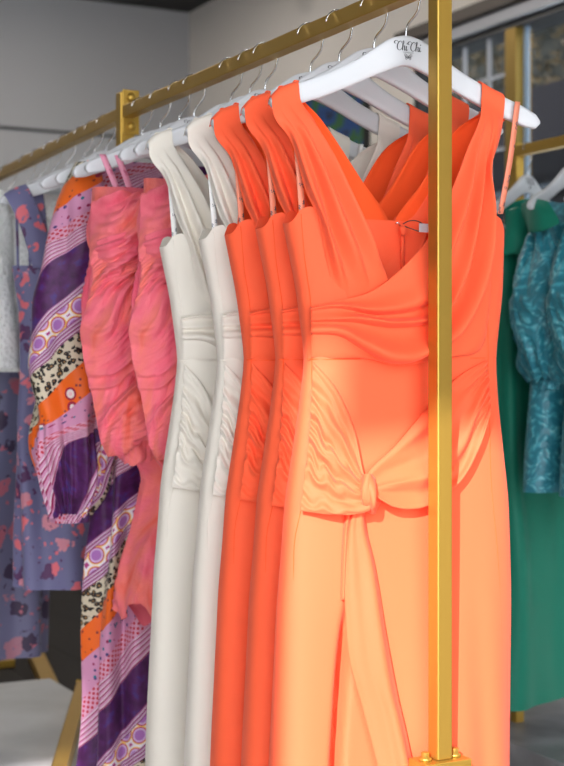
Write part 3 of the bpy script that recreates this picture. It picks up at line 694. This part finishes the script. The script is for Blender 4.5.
def make_pink():
    g = thing('ruched_dress', 'p', 'dress', fP.loc(), fP.yaw)
    ks = from_px(fP, [(192, 91, 235), (250, 95, 235), (350, 98, 232), (425, 108, 232), (452, 128, 232), (480, 145, 232), (520, 139, 234), (560, 128, 236), (595, 117, 240), (650, 126, 244)], [.045, .06, .06, .06, .06, .055, .06, .065, .07, .07])
    body = Body(ks); cr = crinkle(11, .017, 7, 5)
    def d(ph, Z, X, Y): return cr(ph, Z, X, Y)*(.25+.75*smooth(1.33-Z, 0, .14))
    zb = ks[-1][0]
    obj('bodice_and_skirt', body.mesh('bodice_and_skirt', 170, 170, disp=d, base=BP, zbot=lambda ex, ey: zb+.085*smooth(-ex, -.1, .9)+.02*np.sin(ex*9+ey*4)), m_pink, g)
    # puffed sleeve bundle hanging at the left front
    ks = from_px(fP, [(203, 91, 160), (225, 89, 164), (262, 91, 160), (300, 81, 158), (335, 83, 156), (380, 94, 157), (420, 103, 156), (443, 112, 152), (455, 126, 146)], [.025, .035, .04, .045, .05, .045, .04, .03, .015], -.028)
    sl_ = Body(ks, .9); cs = crinkle(23, .014, 7, 4.5, .7, 1.2)
    obj('puff_sleeve', sl_.mesh('puff_sleeve', 130, 150, disp=lambda ph, Z, X, Y: cs(ph, Z, X, Y)*smooth(1.31-Z, -.02, .10), base=BP), m_pink, g)
    ks = from_px(fP, [(262, 140, 190), (300, 137, 196), (350, 138, 198), (400, 143, 195), (435, 152, 192), (450, 162, 185)], [.015, .03, .035, .035, .03, .015], -.05)
    sl2 = Body(ks, .9); cs2 = crinkle(31, .012, 7, 5, .65, -1.0)
    obj('puff_sleeve', sl2.mesh('puff_sleeve', 100, 110, disp=cs2, base=BP), m_pink, g)
    # deep draped folds over the sleeve and a twisted band
    P = fP
    fr_ = [[(91, 203), (115, 198), (140, 193), (172, 186)], [(91, 236), (110, 233), (135, 220), (173, 203)], [(93, 258), (114, 256), (140, 247), (174, 226)],
           [(87, 283), (112, 278), (140, 272), (175, 250)], [(81, 303), (110, 312), (138, 298), (176, 276)], [(84, 340), (112, 345), (140, 334), (177, 305)],
           [(91, 368), (116, 380), (141, 366), (177, 338)], [(98, 405), (120, 408), (143, 398), (176, 372)], [(107, 432), (126, 440), (146, 432), (174, 408)], [(122, 452), (132, 458), (150, 455), (168, 442)]]
    wv_ = Waves(9, .6, 1.8, 77); wb = [.058, .088, .092, .068]
    rows = [[P(x, y+(22, 7, -8, -24)[i]*(k not in (0, 9)), wb[i]-(.02 if k in (0, 9) else 0)+.006*((k*7+i*3) % 3)) for i, (x, y) in enumerate(r)] for k, r in enumerate(fr_)]
    def dpk(s, t):
        x = t*15+.9*wv_(s*.9, t*1.6)+.5*s; fr1 = x-np.floor(x); k = np.floor(x)
        am = .55+.45*np.sin(k*2.3+4*s)
        y = t*31+1.4*wv_(s*1.1+4, t*2.2)-2*s; fr2 = y-np.floor(y)
        return (.022*am*fold(fr1, 2.0)+.005*fold(fr2, 1.6)+.004*wv_(s*4, t*9))*np.sin(pi*np.clip(s*.94+.03, 0, 1))**.6
    patch('draped_front', rows, 90, 300, m_pink, g, dpk, thick=.0015)
    rows = [[P(97, 240, .085), P(112, 235, .108), P(128, 232, .108), P(143, 234, .096), P(154, 236, .08)],
            [P(96, 249, .088), P(111, 248, .118), P(127, 245, .116), P(143, 246, .102), P(154, 247, .08)],
            [P(100, 260, .082), P(113, 263, .106), P(127, 258, .106), P(142, 257, .094), P(153, 258, .08)]]
    patch('twisted_band', rows, 60, 40, m_pink, g, lambda s, t: .0035*np.sin(2*pi*(2.6*t+1.1*s))*np.sin(pi*t)**.5, thick=.0015)
    # smooth folded drape at the top right
    rows = [[P(140, 200, .065), P(133, 222, .075), P(128, 243, .085)], [P(155, 192, .07), P(150, 225, .085), P(143, 262, .095)], [P(172, 180, .06), P(170, 225, .085), P(166, 262, .09)], [P(195, 185, .05), P(195, 225, .07), P(195, 265, .075)]]
    patch('drape', rows, 30, 30, m_pink, g, lambda s, t: .005*np.sin(13*t+2*s), thick=.0015)
    for sg in (-1, 1):
        for dx in (0, .03):
            loop_ribbon(g, (sg*.19+dx, -.012, hang_top(.19)-BP+.002), (sg*.155+dx*.8, -.04, 1.30-BP), m_tape_p, .013)
    return g
pink = make_pink(); pink['label'] = 'pink ruched strapless dress with puffed sleeves beside the printed gown'; pink['group'] = 'pink ruched dresses'
make_hanger(fP.C, fP.yaw, 'white wooden hanger with pink ribbon loops next to printed gown')
c = rail(.565); c_pk = copy_thing(pink, (c[0]+.03, c[1]+.02, BP), R(27), 'coral pink ruched dress tucked behind the cream gown'); c_pk.scale = (1, .62, 1); make_hanger(c, R(28), 'white wooden hanger of the pink dress behind the cream gown')

# ------------------------------------------------------------------ patchwork print maxi dress with balloon sleeves
BG = .16
fG = Frame(rail(.84), R(25), BG)
def make_print():
    g = thing('printed_gown', 'q', 'dress', fG.loc(), fG.yaw)
    body = Body([(1.42, .0, .15, .02), (1.385, .0, .185, .03), (1.25, .0, .17, .05), (1.05, .0, .155, .05), (.9, .02, .14, .055), (.7, .03, .16, .065), (.45, .025, .17, .075), (.17, .025, .18, .085)])
    fw = Waves(8, .8, 2.2, 9)
    def d(ph, Z, X, Y):
        low = smooth(1.0-Z, 0, .4); return low*(.016*np.sin(ph*9+1.2*fw(X*2, Z*.7))+.006*np.sin(ph*17+Z*3))+.004*fw(X*6, Z*2)
    obj('bodice_and_skirt', body.mesh('bodice_and_skirt', 200, 120, disp=d, base=BG, uvoff=(.11, .0)), m_patch, g)
    for side in (0, 1):
        ks = from_px(fG, [(163, 76, 100), (175, 66, 104), (200, 56, 107), (250, 45, 109), (300, 36, 111), (350, 31, 112), (400, 29, 112), (450, 31, 111), (485, 38, 107), (504, 48, 96), (515, 54, 88)],
                     [.02, .035, .045, .05, .055, .06, .06, .06, .05, .035, .025], -.035)
        if side: ks = [(z, -u_, w, d_, y) for z, u_, w, d_, y in ks]
        sv = Body(ks, .85); sw = Waves(8, .7, 2, 15)
        def ds(ph, Z, X, Y):
            hi = smooth(Z, 1.25, 1.38); lo = smooth(.93-Z, 0, .08)
            return (1-hi)*(.010*np.sin(ph*4+1.5*sw(Z*2, X*3)+1)+.004*sw(X*8, Z*4))+lo*.006*np.sin(ph*22)
        so_ = obj('balloon_sleeve', sv.mesh('balloon_sleeve', 130, 130, disp=ds, base=BG, uvoff=(.02, .13)), m_patch, g)
        l = from_px(fG, [(513, 54, 88), (516, 51, 90), (522, 51, 89)], [.026, .03, .03], -.035)
        if side: l = [(z, -u_, w, d_, y) for z, u_, w, d_, y in l]
        cf = Body(l, .85); obj('cuff', cf.mesh('cuff', 120, 8, disp=lambda ph, Z, X, Y: .004*np.sin(ph*26), base=BG, uvoff=(.2, .05)), m_patch, so_)
    return g
pg = make_print(); pg['label'] = 'patchwork printed maxi dress with balloon sleeve beside the pink dress'; pg['group'] = 'patchwork printed dresses'
make_hanger(fG.C, fG.yaw, 'white wooden hanger carrying the patchwork printed dress')
for t, lab in ((.50, 'bare white hanger between the cream gown and pink dress'), (.76, 'white hanger squeezed between pink and printed dresses'), (.92, 'white hanger hooked beside the bolted gold bracket')): make_hanger(rail(t), R(26), lab)

# ------------------------------------------------------------------ second bay: lavender floral, lace, dusk floral
def strap_dress(name, fr, mat, rows, D, label, hem_wave=.01, seed=3, straps=True, cat='dress', group=None, amp=.010):
    g = thing(name, label, cat, fr.loc(), fr.yaw, group); ks = from_px(fr, rows, D); b = Body(ks, .8); w = Waves(8, .6, 1.8, seed)
    def d(ph, Z, X, Y): return smooth(ks[0][0]-Z, .05, .4)*(amp*np.sin(ph*7+w(X*3, Z))+amp*.5*w(X*5, Z*2))
    obj('bodice_and_skirt', b.mesh('bodice_and_skirt', 130, 80, disp=d, base=fr.base, uvoff=(seed*.37, 0)), mat, g)
    return g, ks
fH = Frame(rail2(.13), YAW2, .45)
gH, ks = strap_dress('floral_dress', fH, m_purple, [(268, 11, 150), (312, 18, 150), (384, 22, 150), (450, 15, 155), (560, 14, 165), (583, 13, 168)], [.04, .045, .05, .06, .07, .075], 'short lavender dress with pink flowers on wide straps, beside the printed gown', group='floral dresses')
P = fH
patch('strap', [[P(4, 196, .0), P(4, 194, .02), P(20, 226, .045), P(33, 268, .05)], [P(14, 190, .0), P(15, 188, .022), P(32, 222, .05), P(44, 268, .055)], [P(25, 186, .0), P(26, 184, .02), P(42, 216, .045), P(56, 268, .05)]], 24, 10, m_purple, gH, uvoff=(.5, .2))
patch('strap', [[P(26, 186, -.02), P(30, 215, -.03), P(36, 270, -.03)], [P(42, 182, -.02), P(46, 215, -.03), P(52, 270, -.03)]], 16, 6, m_purple, gH, front=False)
for x in (17, 29): loop_ribbon(gH, P(x-1, 205, .0), P(x+1, 270, .02), m_purple, .006)
make_hanger(fH.C, YAW2, 'white wooden hanger of the lavender floral dress')
fI = Frame(rail2(.30), YAW2, .8)
gI, ks = strap_dress('lace_top', fI, m_lace, [(196, -38, 130), (230, -48, 130), (300, -52, 130), (372, -56, 132)], [.03, .05, .06, .065], 'white lace top hanging past the lavender floral dress', seed=5, cat='top', amp=.006)
ks = from_px(fI, [(190, -30, 0), (215, -40, 10), (260, -50, 16), (310, -54, 19), (350, -56, 20), (368, -54, 19)], [.02, .04, .05, .055, .055, .055], -.06)
obj('sleeve', Body(ks, .9).mesh('sleeve', 80, 60, base=.8, disp=lambda ph, Z, X, Y: .006*np.sin(ph*3+Z*14)), m_lace, gI)
make_hanger(fI.C, YAW2, 'white wooden hanger of the white lace top')
fJ = Frame(rail2(.44), YAW2, .25)
gJ, ks = strap_dress('floral_dress', fJ, m_dusk, [(270, -40, 75), (330, -38, 70), (400, -40, 62), (480, -52, 52), (560, -60, 48), (655, -70, 46)], [.04, .05, .05, .06, .07, .08], 'long dusky floral dress behind the white lace top', group='floral dresses', seed=8)
make_hanger(fJ.C, YAW2, 'white wooden hanger of the long dusky floral dress')
for s_, lab in ((.22, 'white hanger between lavender dress and lace top'), (.56, 'white hanger right after the dusky floral dress'), (.68, 'white hanger in the middle of the far rack bay'), (.80, 'white hanger near the end of the far bay'), (1.0, 'last white hanger on the far rack bay')): make_hanger(rail2(s_), YAW2, lab, False)

# ------------------------------------------------------------------ right rack: emerald dress, teal jacquard dress
YG = R(52)
fK = Frame(rail3(-.05), YG, .14)
def make_green():
    g = thing('emerald_dress', 'long emerald dress with folded shoulder ruffles by the window', 'dress', fK.loc(), YG)
    b = Body([(1.33, .0, .16, .035), (1.25, .0, .165, .055), (1.08, .0, .15, .055), (.95, .0, .165, .065), (.6, .0, .18, .07), (.172, .0, .19, .072)], .8)
    w = Waves(8, .6, 1.6, 21)
    obj('body', b.mesh('body', 130, 80, base=.14, disp=lambda ph, Z, X, Y: smooth(1.2-Z, 0, .3)*(.012*np.sin(ph*6+w(X*3, Z*.6))+.004*w(X*6, Z*2))), m_green, g)
    z = -.14
    fK2 = Frame(fK.C, R(10), .14); ca, sa = cos(R(10)-YG), sin(R(10)-YG)
    def Q(px, py, w):
        p = fK2(px, py, w); return np.array((ca*p[0]-sa*p[1], sa*p[0]+ca*p[1], p[2]))
    for rows in ([[(522, 204, .16), (534, 199, .28), (548, 201, .33)], [(523, 215, .18), (538, 211, .32), (557, 216, .37)], [(527, 229, .20), (541, 231, .34), (559, 223, .38)]],
                 [[(508, 210, .13), (518, 207, .15), (527, 211, .15)], [(506, 231, .15), (517, 229, .175), (529, 231, .17)], [(503, 256, .155), (514, 253, .185), (527, 259, .175)]],
                 [[(529, 229, .16), (537, 229, .17), (548, 228, .165)], [(527, 244, .165), (536, 243, .185), (546, 243, .175)], [(523, 261, .165), (531, 260, .19), (541, 258, .18)]],
                 [[(505, 205, .03), (520, 200, .02), (534, 198, .02)], [(505, 222, .02), (520, 222, .01), (536, 222, .01)], [(503, 250, .02), (520, 252, .01), (538, 252, .01)]]):
        patch('ruffle', [[Q(*q) for q in r] for r in rows], 20, 20, m_green, g, lambda s, t: .005*np.sin(7*s+2*t)*t, thick=.0025)
    return g
make_green(); make_hanger(fK.C, YG, 'white hanger with black emblem holding the emerald dress')
fL = Frame(rail3(.115), YG, .70)
def make_teal():
    g = thing('jacquard_dress', 'teal leaf jacquard mini dress with big puff sleeve beside the emerald dress', 'dress', fL.loc(), YG)
    b = Body([(1.40, .0, .10, .02), (1.36, .0, .16, .04), (1.2, .0, .165, .06), (1.02, .0, .155, .055), (.9, .0, .175, .055), (.715, .0, .195, .055)], .8)
    w = Waves(8, .6, 1.8, 33)
    obj('body', b.mesh('body', 120, 70, base=.70, disp=lambda ph, Z, X, Y: .006*w(X*6, Z*4)), m_teal, g)
    cr = crinkle(41, .016, 9, 6, .6, .6)
    for sg in (-1, 1):
        c0 = sg*.115
        s_ = Body([(1.375, c0*.9, .03, .012, -.0), (1.335, c0*1.0, .05, .035, -.01), (1.26, c0*1.15, .085, .078, -.03), (1.15, c0*1.22, .105, .092, -.035), (1.06, c0*1.2, .108, .096, -.035), (1.005, c0*1.12, .10, .086, -.035), (.978, c0*1.05, .065, .05, -.03)], .95)
        so_ = obj('puff_sleeve', s_.mesh('puff_sleeve', 110, 90, base=.70, disp=lambda ph, Z, X, Y: cr(ph, Z, X, Y)*smooth(1.38-Z, 0, .08)), m_teal, g)
        cf = Body([(.975, c0*1.05, .055, .04, -.03), (.955, c0*1.05, .058, .042, -.03)], .95); obj('cuff', cf.mesh('cuff', 80, 4, base=.70, disp=lambda ph, Z, X, Y: .003*np.sin(ph*20)), m_teal, so_)
    return g
teal = make_teal(); make_hanger(fL.C, YG, 'white hanger with black emblem holding the teal dress next to emerald')
c = rail3(.25); copy_thing(teal, (c[0], c[1], .70), YG, 'second teal jacquard mini dress, past the one touching the emerald dress'); make_hanger(c, YG, 'white hanger of the second teal jacquard dress')
